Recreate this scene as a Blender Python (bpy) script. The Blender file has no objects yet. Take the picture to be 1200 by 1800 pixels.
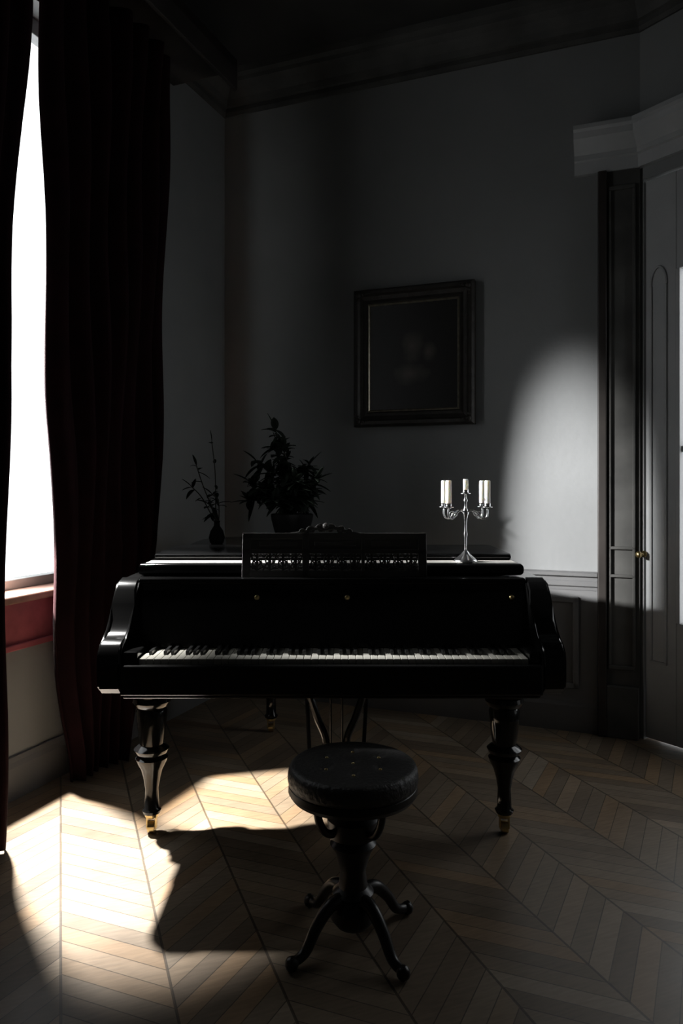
import bpy, bmesh, math, random
from mathutils import Vector, Matrix
random.seed(4)
S = bpy.context.scene
C = S.collection
F, HZ, H = 1285.0, 850.0, 1.27          # focal length in pixels, horizon row, eye height
PI = math.pi

# ------------------------------------------------------------------ materials
def mat(name, col, rough=0.5, metal=0.0, spec=0.5, coat=0.0, bump=None, var=None, sheen=0.0):
    m = bpy.data.materials.new(name); m.use_nodes = True
    nt = m.node_tree; b = nt.nodes['Principled BSDF']
    b.inputs['Base Color'].default_value = (*col, 1)
    b.inputs['Roughness'].default_value = rough
    b.inputs['Metallic'].default_value = metal
    b.inputs['Specular IOR Level'].default_value = spec
    b.inputs['Coat Weight'].default_value = coat
    b.inputs['Coat Roughness'].default_value = 0.08
    b.inputs['Sheen Weight'].default_value = sheen
    tc = nt.nodes.new('ShaderNodeTexCoord')
    if var:
        scale, amt = var
        n = nt.nodes.new('ShaderNodeTexNoise'); n.inputs['Scale'].default_value = scale
        n.inputs['Detail'].default_value = 5
        nt.links.new(tc.outputs['Object'], n.inputs['Vector'])
        r = nt.nodes.new('ShaderNodeValToRGB')
        r.color_ramp.elements[0].position = .3; r.color_ramp.elements[1].position = .7
        r.color_ramp.elements[0].color = (*[c*(1-amt) for c in col], 1)
        r.color_ramp.elements[1].color = (*[min(1, c*(1+amt)) for c in col], 1)
        nt.links.new(n.outputs['Fac'], r.inputs['Fac']); nt.links.new(r.outputs['Color'], b.inputs['Base Color'])
    if bump:
        scale, st = bump
        n2 = nt.nodes.new('ShaderNodeTexNoise'); n2.inputs['Scale'].default_value = scale
        n2.inputs['Detail'].default_value = 4
        nt.links.new(tc.outputs['Object'], n2.inputs['Vector'])
        bp = nt.nodes.new('ShaderNodeBump'); bp.inputs['Strength'].default_value = st
        bp.inputs['Distance'].default_value = .01
        nt.links.new(n2.outputs['Fac'], bp.inputs['Height']); nt.links.new(bp.outputs['Normal'], b.inputs['Normal'])
    return m

M = {}
M['plaster'] = mat('wall_plaster', (.235, .24, .24), .75, bump=(30, .12), var=(1.4, .10))
M['dado'] = mat('dado_paint', (.15, .15, .15), .5, bump=(20, .05), var=(3, .1))
M['dark_wood'] = mat('dark_casing_wood', (.035, .030, .027), .4, var=(6, .3))
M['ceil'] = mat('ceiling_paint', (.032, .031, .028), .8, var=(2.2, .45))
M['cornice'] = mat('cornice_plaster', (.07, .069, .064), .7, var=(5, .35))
M['paint'] = mat('old_white_paint', (.42, .43, .43), .45, bump=(40, .08), var=(5, .08))
M['lacquer'] = mat('black_lacquer', (.006, .006, .006), .22, spec=.5, coat=.0, var=(3, .4))
M['lacquer_gloss'] = mat('polished_black_lacquer', (.005, .005, .005), .12, spec=.45, coat=0)
M['fret'] = mat('ebonised_fretwork', (.085, .080, .075), .45)
M['ivory'] = mat('ivory_key', (.36, .35, .31), .3, var=(20, .05))
M['ebony'] = mat('ebony_key', (.008, .008, .008), .3)
M['brass'] = mat('brass', (.55, .42, .2), .3, 1.0)
M['hinge'] = mat('worn_nickel_hinge', (.62, .60, .56), .5, .35, var=(8, .2))
M['silver'] = mat('silver', (.86, .86, .86), .22, 1.0)
M['wax'] = mat('white_wax', (.88, .87, .83), .45, bump=(40, .1))
M['wax'].node_tree.nodes['Principled BSDF'].inputs['Subsurface Weight'].default_value = 1
M['wax'].node_tree.nodes['Principled BSDF'].inputs['Subsurface Radius'].default_value = (.02, .018, .015)
M['wax'].node_tree.nodes['Principled BSDF'].inputs['Subsurface Scale'].default_value = .8
M['leather'] = mat('charcoal_leather', (.035, .034, .033), .5, bump=(90, .35), var=(12, .2))
M['stoolwood'] = mat('stool_black_wood', (.008, .007, .007), .35, var=(8, .3))
M['gilt'] = mat('dull_gilt_wood', (.022, .019, .015), .5, .1, bump=(35, .5), var=(25, .4))
M['slip'] = mat('gilt_slip', (.30, .27, .21), .35, .6, var=(40, .3))
M['velvet'] = mat('crimson_velvet', (.012, .0025, .004), .9, spec=.15, bump=(120, .2), var=(9, .3))
M['sill'] = mat('sill_wood', (.30, .17, .13), .4, var=(14, .25))
M['apron'] = mat('red_glow_apron', (.34, .085, .10), .45, var=(7, .35))  # wood panel; the red glow on it is put into its colour
M['foliage'] = mat('dark_foliage', (.006, .010, .006), .8, spec=.15, var=(12, .4))
M['stem'] = mat('stem', (.02, .018, .012), .7)
M['pot'] = mat('dark_matt_pot', (.004, .004, .004), .75, spec=.1, var=(12, .3))
M['wick'] = mat('wick', (.02, .02, .02), .8)

def floor_mat():
    m = bpy.data.materials.new('herringbone_parquet'); m.use_nodes = True
    nt = m.node_tree; N = nt.nodes; L = nt.links; b = N['Principled BSDF']
    tc = N.new('ShaderNodeTexCoord')
    sp = N.new('ShaderNodeSeparateXYZ')
    mp = N.new('ShaderNodeMapping'); mp.inputs['Rotation'].default_value = (0, 0, math.radians(-21))
    L.new(tc.outputs['Object'], mp.inputs['Vector']); L.new(mp.outputs['Vector'], sp.inputs[0])
    def mth(op, a, bb=None, c=None):
        n = N.new('ShaderNodeMath'); n.operation = op
        for i, v in enumerate((a, bb, c)):
            if v is None: continue
            if isinstance(v, (int, float)): n.inputs[i].default_value = v
            else: L.new(v, n.inputs[i])
        return n.outputs[0]
    W = .26                                   # chevron column width
    xs = mth('DIVIDE', sp.outputs['X'], W)
    col = mth('FLOOR', xs)
    fx = mth('FRACT', xs)
    par = mth('MODULO', mth('ABSOLUTE', col), 2)
    fl = mth('ABSOLUTE', mth('SUBTRACT', par, fx))      # mirrored ramp on every other column
    yy = mth('ADD', sp.outputs['Y'], mth('MULTIPLY', fl, W*.9))
    ys = mth('DIVIDE', yy, .075)
    row = mth('FLOOR', ys); fy = mth('FRACT', ys)
    idv = N.new('ShaderNodeCombineXYZ'); L.new(col, idv.inputs[0]); L.new(row, idv.inputs[1])
    wn = N.new('ShaderNodeTexWhiteNoise'); wn.noise_dimensions = '2D'; L.new(idv.outputs[0], wn.inputs['Vector'])
    ramp = N.new('ShaderNodeValToRGB'); cr = ramp.color_ramp
    cr.elements[0].position = 0; cr.elements[0].color = (.22, .165, .115, 1)
    cr.elements[1].position = 1; cr.elements[1].color = (.40, .33, .25, 1)
    e = cr.elements.new(.55); e.color = (.31, .245, .175, 1)
    e = cr.elements.new(.8); e.color = (.36, .24, .14, 1)
    L.new(wn.outputs['Value'], ramp.inputs['Fac'])
    # grain
    gm = N.new('ShaderNodeMapping'); gm.inputs['Scale'].default_value = (6, 40, 1)
    L.new(mp.outputs['Vector'], gm.inputs['Vector'])
    gn = N.new('ShaderNodeTexNoise'); gn.inputs['Scale'].default_value = 2.5; gn.inputs['Detail'].default_value = 6
    L.new(gm.outputs['Vector'], gn.inputs['Vector'])
    big = N.new('ShaderNodeTexNoise'); big.inputs['Scale'].default_value = 3.0; big.inputs['Detail'].default_value = 4
    L.new(tc.outputs['Object'], big.inputs['Vector'])
    gap = mth('MAXIMUM', mth('LESS_THAN', fy, .05), mth('LESS_THAN', mth('ABSOLUTE', mth('SUBTRACT', fx, .5)), -1))
    edge = mth('LESS_THAN', mth('MINIMUM', fx, mth('SUBTRACT', 1.0, fx)), .014)
    g = mth('MAXIMUM', gap, edge)
    mul = mth('MULTIPLY', mth('ADD', .55, mth('MULTIPLY', gn.outputs['Fac'], .6)), mth('ADD', .45, mth('MULTIPLY', big.outputs['Fac'], .75)))
    mul = mth('MULTIPLY', mul, mth('SUBTRACT', 1.0, mth('MULTIPLY', g, .65)))
    mx = N.new('ShaderNodeVectorMath'); mx.operation = 'SCALE'
    L.new(ramp.outputs['Color'], mx.inputs[0]); L.new(mul, mx.inputs['Scale'])
    L.new(mx.outputs[0], b.inputs['Base Color'])
    rr = mth('ADD', .30, mth('MULTIPLY', big.outputs['Fac'], .25))
    L.new(rr, b.inputs['Roughness'])
    bp = N.new('ShaderNodeBump'); bp.inputs['Strength'].default_value = .35; bp.inputs['Distance'].default_value = .004
    hh = mth('SUBTRACT', mth('MULTIPLY', gn.outputs['Fac'], .3), g)
    L.new(hh, bp.inputs['Height']); L.new(bp.outputs['Normal'], b.inputs['Normal'])
    return m
M['floor'] = floor_mat()

def glass_mat():
    m = bpy.data.materials.new('window_glass'); m.use_nodes = True
    nt = m.node_tree; N = nt.nodes; L = nt.links
    N.remove(N['Principled BSDF'])
    t = N.new('ShaderNodeBsdfTransparent'); g = N.new('ShaderNodeBsdfGlossy'); g.inputs['Roughness'].default_value = .02
    x = N.new('ShaderNodeMixShader'); x.inputs[0].default_value = .04; L.new(t.outputs[0], x.inputs[1]); L.new(g.outputs[0], x.inputs[2])
    L.new(x.outputs[0], N['Material Output'].inputs['Surface'])
    return m
M['glass'] = glass_mat()

def canvas_mat():
    m = mat('old_oil_canvas', (.012, .011, .010), .35)
    nt = m.node_tree; N = nt.nodes; L = nt.links; b = N['Principled BSDF']
    tc = N.new('ShaderNodeTexCoord')
    def blob(loc, sc, noise=.25):
        mp = N.new('ShaderNodeMapping'); mp.vector_type = 'POINT'
        mp.inputs['Location'].default_value = [-l*s for l, s in zip(loc, sc)]; mp.inputs['Scale'].default_value = sc
        nz = N.new('ShaderNodeTexNoise'); nz.inputs['Scale'].default_value = 9
        L.new(tc.outputs['Object'], nz.inputs['Vector']); L.new(tc.outputs['Object'], mp.inputs['Vector'])
        ad = N.new('ShaderNodeVectorMath'); ad.operation = 'LENGTH'; L.new(mp.outputs[0], ad.inputs[0])
        a = N.new('ShaderNodeMath'); a.operation = 'SUBTRACT'; a.inputs[0].default_value = 1.3; L.new(ad.outputs['Value'], a.inputs[1])
        c = N.new('ShaderNodeMath'); c.operation = 'MULTIPLY_ADD'; L.new(nz.outputs['Fac'], c.inputs[0]); c.inputs[1].default_value = 1.2; c.inputs[2].default_value = -.9
        d = N.new('ShaderNodeMath'); d.operation = 'ADD'; d.use_clamp = True; L.new(a.outputs[0], d.inputs[0]); L.new(c.outputs[0], d.inputs[1])
        return d.outputs[0]
    f1 = blob((-.005, 0, .055), (14, 0, 10)); f2 = blob((-.01, 0, -.10), (9, 0, 16)); f3 = blob((.09, 0, .02), (22, 0, 16))
    s1 = N.new('ShaderNodeMath'); s1.operation = 'MAXIMUM'; L.new(f1, s1.inputs[0]); L.new(f2, s1.inputs[1])
    s2 = N.new('ShaderNodeMath'); s2.operation = 'MAXIMUM'; L.new(s1.outputs[0], s2.inputs[0]); L.new(f3, s2.inputs[1])
    mx = N.new('ShaderNodeMix'); mx.data_type = 'RGBA'
    mx.inputs['A'].default_value = (.010, .009, .008, 1); mx.inputs['B'].default_value = (.085, .072, .06, 1)
    L.new(s2.outputs[0], mx.inputs['Factor']); L.new(mx.outputs['Result'], b.inputs['Base Color'])
    return m
M['canvas'] = canvas_mat()

# ------------------------------------------------------------------ helpers
def wmat(o):
    m = Matrix.Identity(4)
    while o is not None:
        m = Matrix.LocRotScale(o.location, o.rotation_euler, o.scale) @ m
        o = o.parent
    return m
def obj(name, bm, m, parent=None, smooth=False, origin=None):
    """links one mesh, given in world coordinates; its origin is the parent's"""
    me = bpy.data.meshes.new(name)
    bmesh.ops.recalc_face_normals(bm, faces=bm.faces[:])
    if smooth is True:
        for f in bm.faces: f.smooth = True
    bm.to_mesh(me); bm.free()
    o = bpy.data.objects.new(name, me)
    if parent is not None:
        o.parent = parent; me.transform(wmat(parent).inverted())
    elif origin is not None:
        o.location = origin; me.transform(Matrix.Translation(-Vector(origin)))
    me.materials.append(m)
    if smooth == 'auto':
        me.shade_auto = None if False else None
    C.objects.link(o)
    return o
def smooth_by_angle(o, ang=35):
    me = o.data
    bm = bmesh.new(); bm.from_mesh(me)
    for f in bm.faces: f.smooth = True
    for e in bm.edges:
        if len(e.link_faces) == 2 and e.calc_face_angle(0) > math.radians(ang): e.smooth = False
    bm.to_mesh(me); bm.free()
    return o
def thing(name, label, cat, loc=(0, 0, 0), rz=0, group=None):
    o = bpy.data.objects.new(name, None); C.objects.link(o)
    o.empty_display_size = .1
    o.location = loc; o.rotation_euler = (0, 0, rz)
    return tag(o, label, cat, group)
def tag(o, label, cat, group=None):
    o['label'] = label; o['category'] = cat
    if group: o['group'] = group
    return o
def struct(name, bm, m, **k):
    o = obj(name, bm, m, **k)
    if not o.parent: o['kind'] = 'structure'
    return o
def box(bm, x0, x1, y0, y1, z0, z1, mtx=None, bev=0):
    r = bmesh.ops.create_cube(bm, size=1)
    vs = r['verts']
    for v in vs:
        v.co = Vector(((x0+x1)/2+v.co.x*(x1-x0), (y0+y1)/2+v.co.y*(y1-y0), (z0+z1)/2+v.co.z*(z1-z0)))
    if bev:
        es = list({e for v in vs for e in v.link_edges})
        r2 = bmesh.ops.bevel(bm, geom=es, offset=bev, segments=3, affect='EDGES', profile=.5)
        vs = list({v for f in r2['faces'] for v in f.verts} | {v for v in vs if v.is_valid})
    if mtx is not None:
        for v in vs: v.co = mtx @ v.co
    return vs
def lathe(bm, prof, c=(0, 0, 0), n=32, mtx=None, sq=None):
    """prof: (radius, z) list, bottom to top"""
    rings = []
    for r, z in prof:
        ring = []
        for i in range(n):
            a = 2*PI*i/n
            p = Vector((c[0]+r*math.cos(a), c[1]+r*math.sin(a), c[2]+z))
            if mtx is not None: p = mtx @ p
            ring.append(bm.verts.new(p))
        rings.append(ring)
    for a, b in zip(rings, rings[1:]):
        for i in range(n):
            bm.faces.new((a[i], a[(i+1) % n], b[(i+1) % n], b[i]))
    bm.faces.new(rings[0][::-1]); bm.faces.new(rings[-1])
def tube(bm, pts, rad, n=8):
    """swept tube; rad is a number or a list"""
    P = [Vector(p) for p in pts]
    R = rad if isinstance(rad, (list, tuple)) else [rad]*len(P)
    rings = []
    up = Vector((0, 0, 1))
    prev = None
    for i, p in enumerate(P):
        t = (P[min(i+1, len(P)-1)] - P[max(i-1, 0)]).normalized()
        if prev is None:
            u = t.cross(up)
            if u.length < .05: u = t.cross(Vector((1, 0, 0)))
        else: u = prev - t*prev.dot(t)
        u.normalize(); prev = u; w = t.cross(u)
        rings.append([bm.verts.new(p + (u*math.cos(2*PI*k/n) + w*math.sin(2*PI*k/n))*R[i]) for k in range(n)])
    for a, b in zip(rings, rings[1:]):
        for i in range(n): bm.faces.new((a[i], a[(i+1) % n], b[(i+1) % n], b[i]))
    bm.faces.new(rings[0][::-1]); bm.faces.new(rings[-1])
def spline(pts, k=8):
    P = [Vector(p) for p in pts]; out = []
    for i in range(len(P)-1):
        p0, p1, p2, p3 = P[max(i-1, 0)], P[i], P[i+1], P[min(i+2, len(P)-1)]
        for j in range(k):
            t = j/k
            out.append(.5*((2*p1)+(-p0+p2)*t+(2*p0-5*p1+4*p2-p3)*t*t+(-p0+3*p1-3*p2+p3)*t**3))
    out.append(P[-1]); return out
def prism(bm, outline, z0, z1, rnd=0, segs=4):
    """extrude a plan outline (counter-clockwise) with rounded top and bottom edges"""
    P = [Vector((x, y)) for x, y in outline]
    n = len(P)
    area = sum(P[i].x*P[(i+1) % n].y-P[(i+1) % n].x*P[i].y for i in range(n))
    if area < 0: P = P[::-1]
    nr = []
    for i in range(n):
        a = (P[i]-P[i-1]).normalized(); b = (P[(i+1) % n]-P[i]).normalized()
        na = Vector((a.y, -a.x)); nb = Vector((b.y, -b.x)); m = (na+nb)
        m = m.normalized() if m.length > 1e-4 else na
        m = m / max(.5, m.dot(na)); nr.append(m)
    lv = []
    if rnd:
        for k in range(segs+1):
            t = PI/2*k/segs; lv.append((z0+rnd*(1-math.sin(t)), rnd*(1-math.cos(t))))
        lv = lv[::-1]
        for k in range(segs+1):
            t = PI/2*k/segs; lv.append((z1-rnd+rnd*math.sin(t), rnd*(1-math.cos(t))))
    else: lv = [(z0, 0), (z1, 0)]
    rings = [[bm.verts.new((p.x-q.x*off, p.y-q.y*off, z)) for p, q in zip(P, nr)] for z, off in lv]
    for a, b in zip(rings, rings[1:]):
        for i in range(n): bm.faces.new((a[i], a[(i+1) % n], b[(i+1) % n], b[i]))
    bm.faces.new(rings[0][::-1]); bm.faces.new(rings[-1])
def profile_run(bm, path, prof, caps=True):
    """extrude a profile [(out, z)] along a plan path of (x, y, nx, ny) stations"""
    rings = []
    for x, y, nx, ny in path:
        rings.append([bm.verts.new((x+nx*o, y+ny*o, z)) for o, z in prof])
    k = len(prof)
    for a, b in zip(rings, rings[1:]):
        for i in range(k): bm.faces.new((a[i], a[(i+1) % k], b[(i+1) % k], b[i]))
    if caps: bm.faces.new(rings[0][::-1]); bm.faces.new(rings[-1])

# ------------------------------------------------------------------ the room's own axes
CN = Vector((-.72, 4.507, 0))                      # far left corner
A = Vector((2.57, -1, 0)).normalized()             # along the back wall, to the right
E = Vector((-1, -2.57, 0)).normalized()            # along the left wall, to the camera
RM = Matrix(((A.x, E.x, 0, CN.x), (A.y, E.y, 0, CN.y), (0, 0, 1, 0), (0, 0, 0, 1)))   # (a, e, z) -> world
def W(a, e, z=0): return RM @ Vector((a, e, z))
CEIL, AB, RE = 3.72, 2.37, 6.2                     # ceiling height, end of back wall, room depth
P1 = W(AB, 0)                                      # where the splayed wall starts
DV = Vector((.70, -1, 0)).normalized()             # splayed wall direction
SL = 1.25
P2 = P1 + DV*SL
inv = RM.inverted(); p2 = inv @ P2; AR = p2.x
DN = Vector((-DV.y, DV.x, 0)); DN = DN if DN.dot(Vector((-1, -1, 0))) > 0 else -DN   # into the room
DM = Matrix(((DV.x, DN.x, 0, P1.x), (DV.y, DN.y, 0, P1.y), (0, 0, 1, 0), (0, 0, 0, 1)))  # (along, out, z)

bm = bmesh.new(); box(bm, -.3, AR+.3, -.3, RE+.3, -.1, 0, RM)
struct('floor', bm, M['floor'])
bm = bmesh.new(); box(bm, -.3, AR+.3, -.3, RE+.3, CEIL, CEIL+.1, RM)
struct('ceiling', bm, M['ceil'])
bm = bmesh.new(); box(bm, -.02, AB, -.2, 0, 0, CEIL, RM)
struct('wall_back', bm, M['plaster'])
WE0, WE1, WZ0, WZ1 = .98, 2.45, .82, 3.3           # left window opening
bm = bmesh.new()
box(bm, -.2, 0, -.2, WE0, 0, CEIL, RM); box(bm, -.2, 0, WE1, RE, 0, CEIL, RM)
box(bm, -.2, 0, WE0, WE1, 0, WZ0, RM); box(bm, -.2, 0, WE0, WE1, WZ1, CEIL, RM)
struct('wall_left', bm, M['plaster'])
D0, D1, DH = .02, 1.15, 2.78                      # door opening along the splayed wall
bm = bmesh.new()
box(bm, -.12, D0, -.15, 0, 0, CEIL, DM); box(bm, D1, SL+.1, -.15, 0, 0, CEIL, DM); box(bm, D0, D1, -.15, 0, DH, CEIL, DM)
box(bm, AR, AR+.15, p2.y, RE, 0, CEIL, RM)
struct('wall_right', bm, M['plaster'])
bm = bmesh.new(); box(bm, -.2, AR+.15, RE, RE+.15, 0, CEIL, RM)
struct('wall_front', bm, M['plaster'])

# cornice and frieze round the top of the walls
def wallpath():
    pts = [(W(0, RE), Vector(A)), (W(0, 0), (Vector(A)+Vector(E))), (W(AB, 0), Vector(E)), (P2, -Vector(A)), (W(AR, RE), -Vector(A))]
    out = []
    for i, (p, n) in enumerate(pts):
        if i in (2, 3):
            na = Vector(E) if i == 2 else DN
            nb = DN if i == 2 else -Vector(A)
            m = (na+nb).normalized(); n = m/m.dot(na)
        out.append((p.x, p.y, n.x, n.y))
    return out
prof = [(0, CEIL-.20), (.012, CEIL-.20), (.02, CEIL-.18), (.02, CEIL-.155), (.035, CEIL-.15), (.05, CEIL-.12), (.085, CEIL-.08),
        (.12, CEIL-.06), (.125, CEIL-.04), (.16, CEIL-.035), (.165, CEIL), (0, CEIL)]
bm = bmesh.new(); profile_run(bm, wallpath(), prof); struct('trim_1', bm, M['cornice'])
# dado and chair rail on the back wall
bm = bmesh.new(); box(bm, 0, 2.17, 0, .012, .17, .73, RM)
pn = bm
for a0, a1 in ((.06, .66), (.74, 1.34), (1.42, 2.08)):
    for (q0, q1, r0, r1) in ((a0, a1, .66, .69), (a0, a1, .22, .25), (a0, a0+.03, .22, .69), (a1-.03, a1, .22, .69)):
        box(bm, q0, q1, .012, .026, r0, r1, RM, .004)
struct('trim_2', bm, M['dado'])
bm = bmesh.new()
p = [(0, .725), (.016, .725), (.018, .74), (.028, .748), (.03, .77), (.02, .776), (.022, .79), (.045, .80), (.048, .815), (0, .82)]
q0, q1 = W(0, 0), W(2.17, 0)
profile_run(bm, [(q0.x, q0.y, E.x, E.y), (q1.x, q1.y, E.x, E.y)], p); struct('trim_3', bm, M['dado'])
bm = bmesh.new()
p = [(0, 0), (.022, 0), (.022, .13), (.015, .15), (.012, .17), (0, .17)]
profile_run(bm, [(q0.x, q0.y, E.x, E.y), (q1.x, q1.y, E.x, E.y)], p); struct('baseboard_back', bm, M['dado'])
bm = bmesh.new()
q0, q1 = W(0, .02), W(0, RE)
profile_run(bm, [(q0.x, q0.y, A.x, A.y), (q1.x, q1.y, A.x, A.y)], p); struct('baseboard_left', bm, M['dado'])

# ------------------------------------------------------------------ left window
bm = bmesh.new()
for a0, a1, z0, z1 in ((WE0, WE0+.06, WZ0, WZ1), (WE1-.06, WE1, WZ0, WZ1), (WE0, WE1, WZ0, WZ0+.045), (WE0, WE1, WZ1-.07, WZ1)):
    box(bm, -.16, -.10, a0, a1, z0, z1, RM, .004)
win = struct('window_1', bm, M['paint'])
bm = bmesh.new(); box(bm, -.134, -.130, WE0+.06, WE1-.06, WZ0+.045, WZ1-.07, RM); obj('window_pane', bm, M['glass'], win)
bm = bmesh.new(); box(bm, -.16, .045, WE0-.04, WE1+.04, WZ0-.03, WZ0+.004, RM, .008); obj('window_sill', bm, M['sill'], win)
bm = bmesh.new()
box(bm, 0, .018, WE0-.02, WE1+.02, .60, WZ0-.03, RM)
box(bm, .018, .032, WE0-.02, WE1+.02, .60, .625, RM, .005)
obj('window_apron', bm, M['apron'], win)

# ------------------------------------------------------------------ casing, entablature and glazed door at the right
bm = bmesh.new()
box(bm, 2.172, 2.215, 0, .05, 0, 2.84, RM, .006)
struct('trim_4', bm, M['dark_wood'])
bm = bmesh.new()
box(bm, 2.215, AB, 0, .02, .0, 2.84, RM)
for a0, a1 in ((2.222, 2.236), (2.335, 2.349)): box(bm, a0, a1, .02, .036, .36, 2.74, RM, .004)
for z0, z1 in ((.34, .36), (2.74, 2.76), (.80, .815), (.94, .955)): box(bm, 2.222, 2.349, .02, .036, z0, z1, RM, .004)
box(bm, 2.212, AB-.005, .02, .05, 0, .26, RM, .008)
struct('trim_5', bm, M['cornice'])
bm = bmesh.new()
ep = [(0, 2.84), (.03, 2.84), (.035, 2.90), (.05, 2.905), (.05, 2.93), (.065, 2.945), (.11, 2.99), (.115, 3.02), (.13, 3.03), (.13, 3.05), (0, 3.06)]
mid = (Vector(E)+DN).normalized(); mid = mid/mid.dot(Vector(E))
q0 = W(2.06, 0); q2 = P1+DV*(SL-.02)
profile_run(bm, [(q0.x, q0.y, E.x, E.y), (P1.x, P1.y, mid.x, mid.y), (q2.x, q2.y, DN.x, DN.y)], ep)
struct('trim_6', bm, M['paint'])
bm = bmesh.new()
GX0, GX1, GZ0, GZ1 = .185, .98, .60, 2.30           # the glazed part
box(bm, D0+.005, GX0, -.06, -.01, .01, DH-.01, DM, .004); box(bm, GX1, D1-.005, -.06, -.01, .01, DH-.01, DM, .004)
box(bm, GX0, GX1, -.06, -.01, .01, GZ0, DM, .004); box(bm, GX0, GX1, -.06, -.01, GZ1, DH-.01, DM, .004)
door = struct('door_1', bm, M['paint'])
bm = bmesh.new()
for x0, x1, z0, z1 in ((.05, .062, .40, 2.24), (.128, .14, .40, 2.24), (.05, .14, .388, .40)):
    box(bm, x0, x1, -.012, 0, z0, z1, DM, .003)
pts = [DM @ Vector((.095+.042*math.cos(t), -.006, 2.24+.09*math.sin(t))) for t in [PI*i/12 for i in range(13)]]
tube(bm, pts, .007)
for x0, x1, z0, z1 in ((.24, .92, .50, .515), (.24, .92, .12, .135), (.24, .255, .12, .515), (.905, .92, .12, .515)):
    box(bm, x0, x1, -.012, 0, z0, z1, DM, .003)
obj('panel_moulding', bm, M['paint'], door)
bm = bmesh.new(); box(bm, GX0, GX1, -.038, -.034, GZ0, GZ1, DM); obj('door_pane', bm, M['glass'], door)
bm = bmesh.new()
box(bm, GX0-.002, GX0+.02, -.05, -.004, GZ0, GZ1, DM, .003)
box(bm, GX0, GX1, -.05, -.02, 1.42, 1.45, DM, .003)
box(bm, .575, .60, -.05, -.02, GZ0, GZ1, DM, .003)
obj('glazing_bar', bm, M['paint'], door)
bm = bmesh.new()
hm = DM @ Matrix.Translation((.022, .0, .92)) @ Matrix.Rotation(-PI/2, 4, 'X')
lathe(bm, [(.016, 0), (.016, .004), (.006, .006), (.006, .03), (.014, .036), (.017, .046), (.012, .056), (.003, .058)], n=20, mtx=hm)
obj('door_knob', bm, M['brass'], door, smooth=True)

# ------------------------------------------------------------------ curtains
def e_of_px(px, off):
    """where the line of sight at column px meets the plane 'off' in front of the left wall"""
    k = (px-600)/F
    ox, oy = CN.x+A.x*off, CN.y+A.y*off
    return (k*oy-ox)/(E.x-k*E.y)
def interp(tab, y):
    if y <= tab[0][0]: return tab[0][1]
    for (a, b), (c, d) in zip(tab, tab[1:]):
        if y <= c: return b+(d-b)*(y-a)/(c-a)
    return tab[-1][1]
def edge_e(tab, off, z):
    e = 1.5
    for _ in range(12):
        P = W(off, e, z); y = HZ-(z-H)*F/P.y
        e = e_of_px(interp(tab, y), off)
    return e
def drape(name, lab, el, er, off0, nf, amp, seed, ztop=3.46):
    rnd = random.Random(seed)
    bm = bmesh.new()
    nz, ns = 60, nf*12
    ph = [rnd.uniform(-.5, .5) for _ in range(nf+2)]; am = [rnd.uniform(.6, 1.25) for _ in range(nf+2)]
    rows = []
    for j in range(nz+1):
        z = .012+(ztop-.012)*j/nz
        a, b = el(z), er(z)
        row = []
        for i in range(ns+1):
            s = i/ns; f = s*nf; k = int(f)
            w = math.sin(2*PI*f + ph[k]*.5*math.sin(PI*(f-k)))
            am_ = am[k]*(1-(f-k))+am[k+1]*(f-k)
            o = off0+amp*min(1, .35+6*min(s, 1-s))*am_*w*(1+.25*math.sin(z*1.7+k)) + .012*math.sin(z*5+s*9)
            ee = a+(b-a)*s + .010*math.sin(2*PI*f*1.0+1.3+z*.8)*min(1, 8*s*(1-s))
            row.append(bm.verts.new(W(max(.02, o), ee, z)))
        rows.append(row)
    for r0, r1 in zip(rows, rows[1:]):
        for i in range(ns): bm.faces.new((r0[i], r0[i+1], r1[i+1], r1[i]))
    ob = obj(name, bm, M['velvet'], smooth=True, origin=tuple(W(off0, (el(0)+er(0))/2, 0)))
    sm = ob.modifiers.new('thickness', 'SOLIDIFY'); sm.thickness = .006; sm.offset = 0
    tag(ob, lab, 'curtain')
    return ob
OFF = .13
OFL = .29
edgeR = [(0, 71), (170, 73), (400, 78), (600, 84), (700, 86), (800, 91), (900, 94), (1000, 97), (1100, 99), (1200, 106), (1260, 114), (1340, 126)]
farR = [(0, 330), (100, 302), (400, 291), (700, 283), (960, 274), (1340, 215)]
edgeL = [(0, 55), (50, 51), (100, 47), (200, 38), (300, 31), (400, 25), (560, 18), (650, 13), (800, 11), (1040, 9), (1400, 7)]
drape('curtain', 'long dark crimson velvet curtain right of the bright window, hanging behind the piano', lambda z: edge_e(farR, OFF, z), lambda z: edge_e(edgeR, OFF, z), OFF, 7, .045, 3)
drape('curtain', 'dark curtain at the far left edge, on the left side of the bright window', lambda z: edge_e(edgeL, OFL, z), lambda z: 2.72, OFL, 8, .04, 5)
bm = bmesh.new(); box(bm, 0, .40, .55, 2.85, 3.44, 3.5, RM, .006); box(bm, .38, .40, .55, 2.75, 3.34, 3.5, RM, .004); struct('trim_7', bm, M['dark_wood'])

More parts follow.
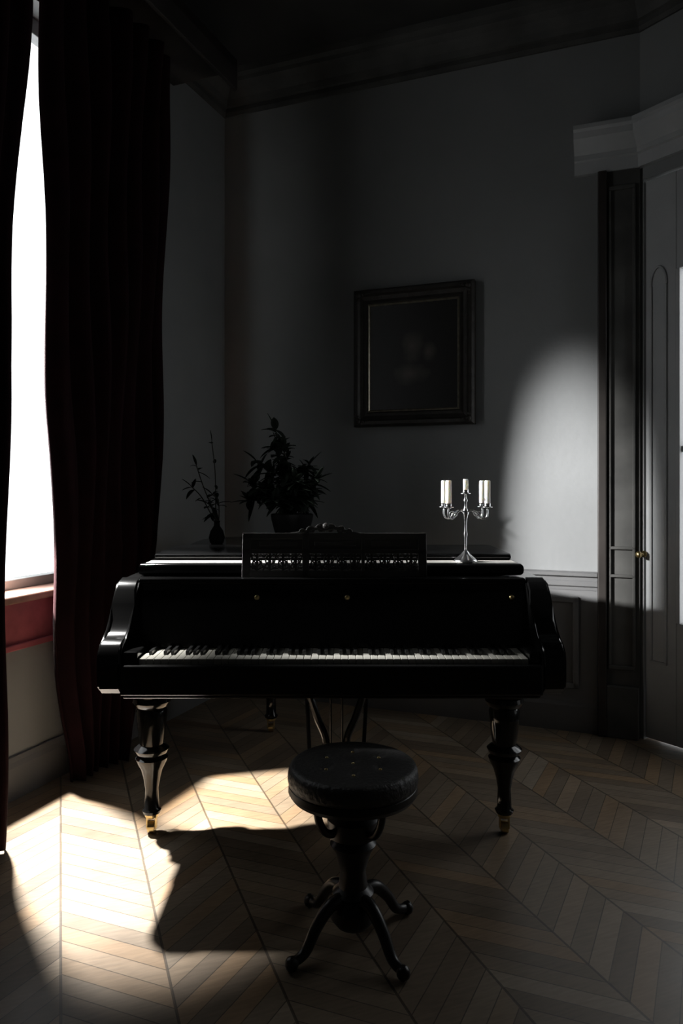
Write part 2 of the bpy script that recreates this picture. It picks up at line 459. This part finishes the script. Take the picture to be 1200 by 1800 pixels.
# ------------------------------------------------------------------ picture on the back wall
def back_pt(px, py, off=.03):
    k = (px-600)/F; ox, oy = CN.x+E.x*off, CN.y+E.y*off
    a = (k*oy-ox)/(A.x-k*A.y); y = oy+A.y*a
    return a, H-(py-HZ)*y/F
a0, zt0 = back_pt(624, 514); a1, zt1 = back_pt(835, 492); _, zb0 = back_pt(624, 750); _, zb1 = back_pt(835, 747)
fz0, fz1 = (zb0+zb1)/2, (zt0+zt1)/2
ac, zc = (a0+a1)/2, (fz0+fz1)/2
fw, fh = a1-a0, fz1-fz0
pw = W(ac, .028, zc)
rz = math.atan2(A.y, A.x)
pic = thing('framed_painting', 'dark oil portrait in a heavy dark carved frame on the grey back wall', 'painting', pw, rz)
PM = Matrix.Translation(pw) @ Matrix.Rotation(rz, 4, 'Z')        # x along wall, -y to the room
def frame_ring(bm, prof, w, h):
    """mitred moulding: prof = (inset from outer edge, out from wall)"""
    rings = []
    for sx, sz in ((-1, -1), (1, -1), (1, 1), (-1, 1)):
        rings.append([bm.verts.new(PM @ Vector((sx*(w/2-i), -o, sz*(h/2-i)))) for i, o in prof])
    k = len(prof)
    for q in range(4):
        a, b = rings[q], rings[(q+1) % 4]
        for i in range(k): bm.faces.new((a[i], a[(i+1) % k], b[(i+1) % k], b[i]))
bm = bmesh.new()
frame_ring(bm, [(0, -.02), (0, .025), (.012, .04), (.03, .042), (.04, .03), (.06, .02), (.075, .024), (.082, .018), (.082, -.02)], fw, fh)
for sx in (-1, 1):                                   # carved corner ornaments
    for sz in (-1, 1):
        for r, dx, dz in ((.018, .03, .03), (.011, .055, .028), (.011, .028, .055), (.008, .075, .026), (.008, .026, .075)):
            bmesh.ops.create_icosphere(bm, subdivisions=2, radius=r, matrix=PM @ Matrix.Translation((sx*(fw/2-dx), -.036, sz*(fh/2-dz))))
obj('frame', bm, M['gilt'], pic)
bm = bmesh.new(); frame_ring(bm, [(.082, -.01), (.082, .02), (.088, .024), (.094, .016), (.094, -.01)], fw, fh)
obj('inner_slip', bm, M['slip'], pic)['label'] = 'worn paler gilt inner edge'
bm = bmesh.new(); box(bm, -fw/2+.09, fw/2-.09, -.009, .0, -fh/2+.09, fh/2-.09, PM); obj('canvas', bm, M['canvas'], pic)

# ------------------------------------------------------------------ the grand piano
CX = -.03
XL, XR = -.762, .700
piano = thing('grand_piano', 'black lacquered grand piano with its keyboard open and its front flap folded back', 'piano', (CX, 2.29, 0))
YB = 2.50                                            # front of the case above the keys
tail = spline([(XR, 2.50, 0), (XR, 2.80, 0), (.672, 3.02, 0), (.55, 3.25, 0), (.34, 3.43, 0), (.16, 3.60, 0), (.05, 3.78, 0), (-.10, 3.93, 0), (-.33, 3.99, 0), (-.56, 3.95, 0), (-.71, 3.84, 0), (-.758, 3.70, 0), (XL, 3.45, 0)], 6)
outline = [(p.x, p.y) for p in tail] + [(XL, YB)]
bm = bmesh.new(); prism(bm, outline, .60, .940, .008, 3)
# rim lip standing above the soundboard level, either side of the music desk
smooth_by_angle(obj('case', bm, M['lacquer_gloss'], piano))
def arm(xa, xb):
    bm = bmesh.new()
    side = [(2.52, .61), (2.30, .61), (2.275, .63), (2.268, .66), (2.268, .715), (2.275, .745), (2.30, .768), (2.335, .776), (2.37, .790), (2.40, .822), (2.425, .868), (2.45, .912), (2.48, .938), (2.52, .947)]
    L, R = [], []
    for y, z in side:
        L.append(bm.verts.new((xa, y, z))); R.append(bm.verts.new((xb, y, z)))
    n = len(side)
    for i in range(n): bm.faces.new((L[i], L[(i+1) % n], R[(i+1) % n], R[i]))
    fa = bm.faces.new(L); fb = bm.faces.new(R[::-1])
    es = [e for e in list(fa.edges)+list(fb.edges)]
    bmesh.ops.bevel(bm, geom=es, offset=.008, segments=3, affect='EDGES')
    return bm
smooth_by_angle(obj('arm', arm(XL, XL+.075), M['lacquer_gloss'], piano))
smooth_by_angle(obj('arm', arm(XR-.075, XR), M['lacquer_gloss'], piano))
bm = bmesh.new(); box(bm, XL+.075, XR-.075, 2.29, 2.52, .595, .672, None, .006); obj('keybed', bm, M['lacquer'], piano)
bm = bmesh.new(); box(bm, XL+.075, XR-.075, 2.262, 2.289, .612, .705, None, .006); obj('key_slip', bm, M['lacquer'], piano)
KL, KR = -.636, .586
for xa, xb in ((XL+.075, KL-.003), (KR+.003, XR-.075)):
    bm = bmesh.new(); box(bm, xa, xb, 2.289, 2.44, .672, .742, None, .006); obj('key_block', bm, M['lacquer_gloss'], piano)
# keys
kw = (KR-KL)/52
bm = bmesh.new(); box(bm, KL+.0006, KL+kw-.0006, 2.291, 2.445, .698, .7205, None, .0018)
k0 = obj('white_key', bm, M['ivory'], piano)
for i in range(1, 52):
    k = k0.copy(); C.objects.link(k); k.parent = piano; k.location.x = k0.location.x+i*kw
bm = bmesh.new()
vs = box(bm, KL-.0052, KL+.0052, 2.345, 2.445, .715, .733, None, .0015)
b0 = obj('black_key', bm, M['ebony'], piano); first = True
for i in range(51):                                 # the lowest key is an A
    if (i % 7) in (0, 2, 3, 5, 6):
        k = b0 if first else b0.copy()
        if not first: C.objects.link(k); k.parent = piano
        first = False; k.location.x = (i+1)*kw
# fallboard: stands up behind the keys
bm = bmesh.new()
fp = [(2.447, .722), (2.452, .760), (2.470, .84), (2.485, .895), (2.492, .905), (2.515, .905), (2.515, .722)]
L = [bm.verts.new((XL+.075, y, z)) for y, z in fp]; R = [bm.verts.new((XR-.075, y, z)) for y, z in fp]
for i in range(len(fp)): bm.faces.new((L[i], L[(i+1) % len(fp)], R[(i+1) % len(fp)], R[i]))
bm.faces.new(L); bm.faces.new(R[::-1])
fb = smooth_by_angle(obj('fallboard', bm, M['lacquer'], piano), 25)
for px in (452, 610, 898):
    bm = bmesh.new(); x = (px-600)/F*2.48
    lathe(bm, [(.007, 0), (.005, .006), (.009, .012), (.008, .017), (.002, .019)], n=16, mtx=Matrix.Translation((x, 2.482, .885)) @ Matrix.Rotation(PI/2, 4, 'X'))
    obj('brass_knob', bm, M['brass'], fb, smooth=True)
bm = bmesh.new(); box(bm, XL+.07, XR-.07, 2.49, 2.522, .925, .947, None, .007); obj('front_rail', bm, M['lacquer_gloss'], piano)
# lid (main leaf) and folded flap
LY = 2.600
LXL, LXR = -.722, .648
lt = spline([(LXR, LY, 0), (LXR, 2.80, 0), (.645, 3.02, 0), (.53, 3.24, 0), (.33, 3.42, 0), (.15, 3.59, 0), (.04, 3.77, 0), (-.10, 3.915, 0), (-.33, 3.975, 0), (-.55, 3.935, 0), (-.69, 3.83, 0), (-.722, 3.70, 0), (LXL, 3.45, 0)], 6)
lo = [(p.x, p.y) for p in lt] + [(LXL, LY)]
bm = bmesh.new(); prism(bm, lo, .942, .985, .016, 6)
lid = smooth_by_angle(obj('lid', bm, M['lacquer_gloss'], piano), 50)
bm = bmesh.new()
fo = [(LXL+.03, 2.712), (LXR-.02, 2.712), (LXR-.012, 2.74), (LXR-.012, 3.09), (LXR-.03, 3.12), (LXL+.04, 3.12), (LXL+.022, 3.09), (LXL+.022, 2.74)]
prism(bm, fo, .985, 1.010, .0115, 6)
flap = smooth_by_angle(obj('lid_flap', bm, M['lacquer_gloss'], piano), 50)
bm = bmesh.new(); box(bm, LXL+.022, LXR-.02, 2.618, 2.700, .984, .9865, None, .0008); obj('hinge_strip', bm, M['hinge'], flap)['label'] = 'long bright metal hinge strip'
# music desk with pierced scrollwork
DX0, DX1, DY = (425-600)/F*2.565, (750-600)/F*2.565, 2.565
TM = Matrix.Translation((0, DY, .941)) @ Matrix.Rotation(math.radians(-9), 4, 'X')
def Y(py): return (1.2701-(py-HZ)*DY/F) - .941       # row -> height on the desk
bm = bmesh.new()
zt, zb = Y(937), 0.0
bars = [(DX0, DX1, Y(948), Y(937)), (DX0, DX1, 0, Y(1003)), (DX0, DX0+.030, 0, zt), (DX1-.030, DX1, 0, zt)]
sx = lambda px: (px-600)/F*DY
bars += [(sx(531), sx(543), 0, zt), (sx(635), sx(641), 0, zt), (DX0, DX1, Y(974), Y(966))]
bars += [(sx(455), sx(522), Y(960), Y(952)), (sx(552), sx(626), Y(960), Y(952)), (sx(652), sx(722), Y(960), Y(952))]
for x0, x1, z0, z1 in bars: box(bm, x0, x1, -.007, .007, z0, z1, TM, .002)
box(bm, DX0+.02, DX1-.02, -.004, .004, Y(967), Y(947), TM)
desk = obj('music_desk', bm, M['fret'], piano)
bm = bmesh.new()
def sc(pts, r=.0032):
    tube(bm, [TM @ Vector((x, 0, z)) for x, z in pts], r, 6)
def spiral(cx, cz, r0, turns, d=1, ph=0, k=18):
    return [(cx+(r0*(1-t*.85))*math.cos(ph+d*2*PI*turns*t), cz+(r0*(1-t*.85))*math.sin(ph+d*2*PI*turns*t)) for t in [i/k for i in range(k+1)]]
for p0, p1 in ((440, 531), (543, 635), (641, 735)):
    xa, xb = sx(p0), sx(p1); n = 4; w = (xb-xa)/n; zc_ = (Y(974)+Y(1003))/2; hh = (Y(974)-Y(1003))/2
    for i in range(n):
        c = xa+w*(i+.5); d = 1 if i % 2 else -1
        sc(spiral(c, zc_+d*hh*.15, w*.42, 1.4, d, PI/2*d)); sc([(c-w*.5, zc_-d*hh), (c-w*.3, zc_-d*hh*.2), (c, zc_+d*hh*.2), (c+w*.3, zc_-d*.2*hh), (c+w*.5, zc_+d*hh)])
        sc([(c-w*.5, zc_+hh*.6), (c-w*.25, zc_+hh*.95), (c, zc_+hh*.5), (c+w*.25, zc_+hh*.95), (c+w*.5, zc_+hh*.6)])
        sc([(c-w*.5, zc_-hh*.5), (c, zc_-hh*.95), (c+w*.5, zc_-hh*.5)])
        box(bm, c-.004, c+.004, -.003, .003, zc_-hh, zc_+hh, TM)
obj('scrollwork', bm, M['fret'], desk)
bm = bmesh.new()                                     # carved crest on the top rail
top = Y(938)
for s in (-1, 1):
    for q, (dx, dz, r) in enumerate(((.018, .018, .016), (.052, .012, .014), (.082, .006, .010))):
        tube(bm, [TM @ Vector((sx(572)+s*(dx+x), -.002, top+dz+z)) for x, z in [(a, b) for a, b in spiral(0, 0, r, 1.6, 1, 0)]], .004, 6)
    tube(bm, [TM @ Vector((sx(572)+s*x, 0, top+z)) for x, z in ((0, .012), (.03, .020), (.06, .012), (.095, .003), (.125, 0))], [.007, .007, .006, .005, .003], 8)
bmesh.ops.create_icosphere(bm, subdivisions=2, radius=.013, matrix=TM @ Matrix.Translation((sx(572), 0, top+.026)))
obj('carved_crest', bm, M['fret'], desk)
# legs
leg_prof = [(.028, .118), (.036, .125), (.040, .140), (.030, .152), (.024, .162), (.030, .20), (.040, .235), (.054, .262), (.058, .275), (.047, .284), (.058, .296), (.063, .308), (.052, .318),
            (.042, .324), (.046, .345), (.052, .40), (.056, .445), (.050, .458), (.062, .466), (.070, .482), (.066, .496), (.052, .505)]
leg_prof = [(r, z-.0*z) for r, z in leg_prof]
def leg(x, y):
    bm = bmesh.new()
    lathe(bm, [(r*1.0, z) for r, z in [(.022, .070), (.030, .074), (.034, .085), (.026, .094)]] + leg_prof[4:], (x, y, 0), 36)
    box(bm, x-.075, x+.075, y-.075, y+.075, .525, .60, None, .006)
    lathe(bm, [(.05, .50), (.085, .508), (.088, .518), (.078, .526)], (x, y, 0), 36)
    o = smooth_by_angle(obj('leg', bm, M['lacquer_gloss'], piano), 40)
    bm = bmesh.new()
    tube(bm, [(x-.012, y, .022), (x+.012, y, .022)], .021, 20)
    for s in (-1, 1): box(bm, x+s*.016-.002, x+s*.016+.002, y-.009, y+.009, .018, .062)
    lathe(bm, [(.02, .058), (.024, .062), (.024, .074), (.018, .078)], (x, y, 0), 20)
    obj('caster', bm, M['brass'], o)
leg(-.690, 2.66); leg(.592, 2.66); leg(-.36, 3.74)
# pedal lyre
bm = bmesh.new()
lx, ly = -.02, 2.80
box(bm, lx-.12, lx+.12, ly-.04, ly+.04, .575, .60, None, .004); box(bm, lx-.13, lx+.13, ly-.07, ly+.06, .09, .16, None, .008)
for s in (-1, 1):
    tube(bm, spline([(lx+s*.085, ly, .58), (lx+s*.11, ly, .50), (lx+s*.075, ly, .38), (lx+s*.04, ly, .28), (lx+s*.07, ly, .16)], 6), .014, 10)
    tube(bm, [(lx+s*.10, ly+.03, .14), (lx+s*.14, ly+.35, .60)], .008, 8)
for s in (-.022, .022): tube(bm, [(lx+s, ly, .15), (lx+s, ly, .58)], .005, 8)
lyre = obj('pedal_lyre', bm, M['lacquer'], piano)
for s in (-1, 1):
    bm = bmesh.new(); tube(bm, spline([(lx+s*.04, ly-.03, .10), (lx+s*.04, ly-.10, .095), (lx+s*.04, ly-.15, .082), (lx+s*.04, ly-.17, .078)], 4), [.008]*9+[.010]*3+[.006], 10); obj('pedal', bm, M['brass'], lyre)

# ------------------------------------------------------------------ stool
sX, sY = .032, 2.03
stool = thing('piano_stool', 'round revolving piano stool with a buttoned charcoal leather seat before the keyboard', 'stool', (sX, sY, 0))
bm = bmesh.new()
seg, rings = 64, 16
R0 = .181
btn = [(0, 0)] + [(.085*math.cos(a), .085*math.sin(a)) for a in [PI/6+i*PI/3 for i in range(6)]]
def dim(x, y):
    z = 0
    for bx, by in btn: z -= .009*math.exp(-((x-bx)**2+(y-by)**2)/.0002)
    return z
vr = []
ctr = bm.verts.new((sX, sY, .500+dim(0, 0)))
prof = [(R0*i/rings*.93, .500-.006*(i/rings)**2) for i in range(1, rings+1)] + [(R0*.97, .488), (R0*.99, .478), (R0, .466), (R0, .455), (R0*.985, .444)]
for r, z in prof:
    vr.append([bm.verts.new((sX+r*math.cos(2*PI*k/seg), sY+r*math.sin(2*PI*k/seg), z+(dim(r*math.cos(2*PI*k/seg), r*math.sin(2*PI*k/seg)) if r < R0*.95 else 0))) for k in range(seg)])
for k in range(seg): bm.faces.new((ctr, vr[0][k], vr[0][(k+1) % seg]))
for a, b in zip(vr, vr[1:]):
    for k in range(seg): bm.faces.new((a[k], b[k], b[(k+1) % seg], a[(k+1) % seg]))
bm.faces.new(vr[-1])
seat = obj('seat_cushion', bm, M['leather'], stool, smooth=True)
for bx, by in btn:
    bm = bmesh.new(); lathe(bm, [(.0035, -.003), (.005, 0), (.0045, .002), (.002, .0035)], (sX+bx, sY+by, .4925), 12); obj('button', bm, M['brass'], seat, smooth=True)
bm = bmesh.new(); lathe(bm, [(.06, .400), (.15, .405), (.172, .412), (.180, .424), (.178, .440), (.172, .446)], (sX, sY, 0), 48); smooth_by_angle(obj('seat_frame', bm, M['stoolwood'], stool))
bm = bmesh.new()
lathe(bm, [(r_*1.25 if z_ < .39 else r_, z_) for r_, z_ in [(.02, .045), (.038, .05), (.050, .07), (.052, .10), (.036, .125), (.046, .14), (.032, .155), (.028, .20), (.040, .25), (.052, .275), (.042, .29), (.056, .30), (.058, .345), (.046, .36), (.03, .37), (.028, .40), (.08, .402)]], (sX, sY, 0), 32)
smooth_by_angle(obj('column', bm, M['stoolwood'], stool))
for k in range(4):
    a = math.radians(38+90*k); c, s = math.cos(a), math.sin(a)
    bm = bmesh.new()
    pts = spline([(sX+c*r, sY+s*r, z) for r, z in ((.03, .13), (.08, .125), (.125, .085), (.16, .035), (.195, .022), (.215, .030))], 5)
    tube(bm, pts, [.020-.009*i/(len(pts)-1) for i in range(len(pts))], 12)
    bmesh.ops.create_icosphere(bm, subdivisions=2, radius=.019, matrix=Matrix.Translation((sX+c*.205, sY+s*.205, .019)))
    obj('foot', bm, M['stoolwood'], stool, smooth=True)
    bm = bmesh.new()
    pts = spline([(sX+c*r, sY+s*r, z) for r, z in ((.05, .315), (.09, .325), (.115, .36), (.125, .405))], 5)
    tube(bm, pts, .011, 10); obj('seat_bracket', bm, M['stoolwood'], stool, smooth=True)

# ------------------------------------------------------------------ candelabra with five candles
cX, cY, cZ = (818-600)/F*2.657, 2.657, .9868
can = thing('candelabra', 'slender silver five-armed candelabra standing on the right of the piano lid', 'candelabra', (cX, cY, cZ))
bm = bmesh.new(); lathe(bm, [(.043, 0), (.044, .004), (.038, .009), (.030, .016), (.018, .026), (.010, .036), (.006, .042)], (cX, cY, cZ), 32); obj('base', bm, M['silver'], can, smooth=True)
bm = bmesh.new()
sp_ = [(.005, .04), (.004, .06), (.0045, .085), (.007, .10), (.0045, .112), (.004, .135), (.006, .155), (.009, .168), (.012, .176), (.009, .186), (.0045, .196), (.0045, .215), (.008, .222), (.0045, .228), (.004, .240)]
lathe(bm, sp_, (cX, cY, cZ), 16); obj('stem', bm, M['silver'], can, smooth=True)
def pan(x, y, z):
    bm = bmesh.new()
    lathe(bm, [(.004, -.006), (.010, -.002), (.018, 0), (.019, .002), (.011, .003), (.011, .014), (.012, .015)], (x, y, z), 20)
    obj('candle_cup', bm, M['silver'], can, smooth=True)
RA = .078
clab = ['leftmost white candle of the candelabra', 'white candle just right of the leftmost, on the candelabra', 'white candle just left of the rightmost, on the candelabra', 'rightmost white candle of the candelabra']
spots = sorted([(math.radians(a)) for a in (30, 166, 210, 346)], key=lambda a: math.cos(a))
def candle(x, y, z, h, lab, r=.0095):
    t = thing('candle', lab, 'candle', (x, y, z), 0, 'candles in the candelabra')
    bm = bmesh.new(); lathe(bm, [(r*.9, 0), (r, .003), (r, h-.004), (r*.85, h), (r*.2, h-.001)], (x, y, z), 20); obj('wax_stick', bm, M['wax'], t, smooth=True)
    bm = bmesh.new(); tube(bm, [(x, y, z+h-.002), (x+.001, y, z+h+.007)], .0008, 6); obj('wick', bm, M['wick'], t)
for i, a in enumerate(spots):
    c, s = math.cos(a), math.sin(a); x, y = cX+c*RA, cY+s*RA
    bm = bmesh.new()
    pts = spline([(cX+c*r, cY+s*r, cZ+z) for r, z in ((.006, .178), (.022, .186), (.040, .176), (.058, .157), (.074, .160), (.079, .176), (RA, .192))], 5)
    tube(bm, pts, .0034, 8)
    tube(bm, [Vector((cX+c*.046, cY+s*.046, cZ+.172))+Vector((c*q[0], s*q[0], q[1])) for q in spiral(0, 0, .012, 1.2)], .0022, 6)
    obj('arm', bm, M['silver'], can, smooth=True)
    pan(x, y, cZ+.197); candle(x, y, cZ+.2005, .094, clab[i], .0105)
pan(cX, cY, cZ+.246); candle(cX, cY, cZ+.2495, .050, 'short raised white candle at the centre of the candelabra')

# ------------------------------------------------------------------ plants on the lid behind the flap
def leaf(bm, base, d, L_, w, droop=.25, up=Vector((0, 0, 1))):
    d = d.normalized(); s = d.cross(up)
    if s.length < .1: s = d.cross(Vector((0, 1, 0)))
    s.normalize(); n = s.cross(d)
    cols = []
    for i in range(7):
        t = i/6; ww = w*math.sin(PI*min(1, t*.92+.05))**.8*(1-.3*t)
        if i == 6: ww = .0006
        c = base+d*(L_*t)-up*(droop*L_*t*t)
        cols.append([bm.verts.new(c-s*ww+n*ww*.25), bm.verts.new(c), bm.verts.new(c+s*ww+n*ww*.25)])
    for a, b in zip(cols, cols[1:]):
        for k in range(2): bm.faces.new((a[k], a[k+1], b[k+1], b[k]))
def px3(px, py, y): return Vector(((px-600)/F*y, y, H-(py-HZ)*y/F))
def plant(name, lab, base, potprof, stems, nleaf, ll, seed, cat='plant'):
    rnd = random.Random(seed)
    t = thing(name, lab, cat, base)
    bm = bmesh.new(); lathe(bm, potprof, base, 28); obj('pot' if cat == 'plant' else 'vase', bm, M['pot'], t, smooth=True)
    bs = bmesh.new(); bl = bmesh.new()
    z0 = base[2]+potprof[-1][1]-.01
    for tip, dens in stems:
        b0_ = Vector((base[0]+rnd.uniform(-.01, .01), base[1]+rnd.uniform(-.01, .01), z0))
        mid_ = (b0_+tip)/2+Vector((rnd.uniform(-.03, .03), rnd.uniform(-.03, .03), .03))
        P = spline([b0_, mid_, tip], 10); tube(bs, P, .0026, 6)
        for i in range(int(nleaf*dens)):
            q = rnd.uniform(.25, 1.0); p = P[min(len(P)-1, int(q*(len(P)-1)))]
            d = Vector((rnd.gauss(0, 1), rnd.gauss(0, .8), rnd.gauss(.35, .7)))
            l_ = ll*rnd.uniform(.6, 1.2); leaf(bl, p, d, l_, l_*rnd.uniform(.2, .32), rnd.uniform(0, .5))
        leaf(bl, P[-1], (P[-1]-P[-4]), ll*1.1, ll*.2, .1)
    obj('stems', bs, M['stem'], t)
    o = obj('foliage', bl, M['foliage'], t, smooth=True)
    m = o.modifiers.new('thickness', 'SOLIDIFY'); m.thickness = .0012; m.offset = 0
DYp = 3.50
pp = [(.060, 0), (.066, .01), (.085, .06), (.098, .11), (.102, .135), (.098, .14), (.09, .138)]
cx_ = (513-600)/F*DYp
st = [(px3(482, 752, DYp), 1.0), (px3(487, 785, DYp+.05), 1), (px3(450, 810, DYp-.05), 1.1), (px3(436, 845, DYp), 1), (px3(436, 880, DYp+.04), .8), (px3(545, 815, DYp+.03), 1.1), (px3(556, 842, DYp-.03), 1),
      (px3(520, 845, DYp-.06), 1.3), (px3(500, 830, DYp+.06), 1.3), (px3(540, 880, DYp), 1.2), (px3(465, 860, DYp+.08), 1.3), (px3(480, 880, DYp-.08), 1.2), (px3(515, 865, DYp), 1.4)]
plant('potted_plant', 'full dark leafy plant in a dark pot, behind the music desk on the piano lid', (cx_, DYp, .9855), pp, st, 50, .078, 11)
vp = [(.026, 0), (.032, .006), (.038, .03), (.030, .06), (.014, .085), (.013, .10), (.017, .108)]
vx = (381-600)/F*3.46
st = [(px3(372, 776, 3.46), .5), (px3(345, 818, 3.44), .9), (px3(336, 855, 3.48), .8), (px3(372, 868, 3.42), .8), (px3(358, 882, 3.50), .9), (px3(386, 884, 3.46), .5), (px3(372, 905, 3.46), .9)]
plant('vase_of_foliage', 'thin sparse sprig in a small vase, left of the full leafy plant', (vx, 3.46, .9855), vp, st, 7, .055, 21, 'vase')

# ------------------------------------------------------------------ daylight
w = bpy.data.worlds.new('World'); S.world = w; w.use_nodes = True
bg = w.node_tree.nodes['Background']; bg.inputs[0].default_value = (.95, .98, 1, 1); bg.inputs[1].default_value = 2.3
def spot(name, src, dst, power, deg, blend, rad, col=(1, 1, 1)):
    l = bpy.data.lights.new(name, 'SPOT'); l.energy = power; l.spot_size = math.radians(deg); l.spot_blend = blend
    l.shadow_soft_size = rad; l.color = col
    o = bpy.data.objects.new(name, l); C.objects.link(o); o.location = src
    o.rotation_euler = (Vector(dst)-Vector(src)).to_track_quat('-Z', 'Y').to_euler()
    return o
def area(name, m, size, power, col=(1, 1, 1), portal=False):
    l = bpy.data.lights.new(name, 'AREA'); l.shape = 'RECTANGLE'; l.size, l.size_y = size; l.energy = power; l.color = col
    if portal: l.cycles.is_portal = True
    o = bpy.data.objects.new(name, l); C.objects.link(o); o.matrix_world = m
    return o
def face(pos, nrm):
    q = Vector(nrm).to_track_quat('-Z', 'Y'); return Matrix.Translation(pos) @ q.to_matrix().to_4x4()
area('sky_at_window', face(W(-.17, (WE0+WE1)/2, 2.0), A), (1.5, 2.4), 1, portal=True)
area('sky_at_door', face(DM @ Vector((.58, -.09, 1.45)), DN), (.8, 1.7), 1, portal=True)
# spot lamps added outside, aimed through the curtain gap, one per lit area
def through(dst, gate, dist):
    """a source outside, on the line from dst through a point in the gap"""
    g = Vector(gate); return g+(g-Vector(dst)).normalized()*dist
d1, d2, d3 = (-.78, 2.58, 0), (-.40, 3.03, 0), (1.17, 3.75, .98)
spot('beam_floor', through(d1, (-1.19, 2.89, 1.50), 1.5), d1, 3700, 29, 1, .06, (1, .985, .96))
spot('beam_under_piano', through(d2, (-1.2, 2.90, .82), 1.1), d2, 1900, 21, .3, .04, (1, .94, .86))  # added lamp with its own low angle, for the patch under the piano
d4 = (.48, 2.66, 1.12)
spot('beam_candelabra', through(d4, (-1.2, 2.86, 1.72), 2.0), d4, 2500, 9, .8, .08, (1, 1, 1))  # added lamp, separately aimed to brighten the candelabra
d5 = (-.48, 2.67, .99)
spot('beam_lid', through(d5, (-1.2, 2.90, 1.45), 1.3), d5, 2200, 13, 1, .10, (1, 1, 1))  # added lamp to brighten the left of the lid strip
sw = spot('beam_wall', through(d3, (-1.2, 2.815, 1.62), 2.0), d3, 3000, 27, 1, .06, (1, 1, 1)); sw.scale = (.27, 1, 1)  # added lamp, squeezed sideways to shape the wall glow

# ------------------------------------------------------------------ camera
cam = bpy.data.cameras.new('Camera'); co = bpy.data.objects.new('Camera', cam); C.objects.link(co)
co.location = (0, 0, H); co.rotation_euler = (PI/2, 0, 0)
cam.sensor_fit = 'VERTICAL'; cam.sensor_height = 36; cam.sensor_width = 24
cam.lens = 36*F/1800; cam.shift_y = -(900-HZ)/1800; cam.clip_start = .02
S.camera = co
S.view_settings.view_transform = 'Standard'; S.view_settings.look = 'None'
S.view_settings.exposure = 0; S.view_settings.gamma = 1; S.view_settings.use_curve_mapping = False
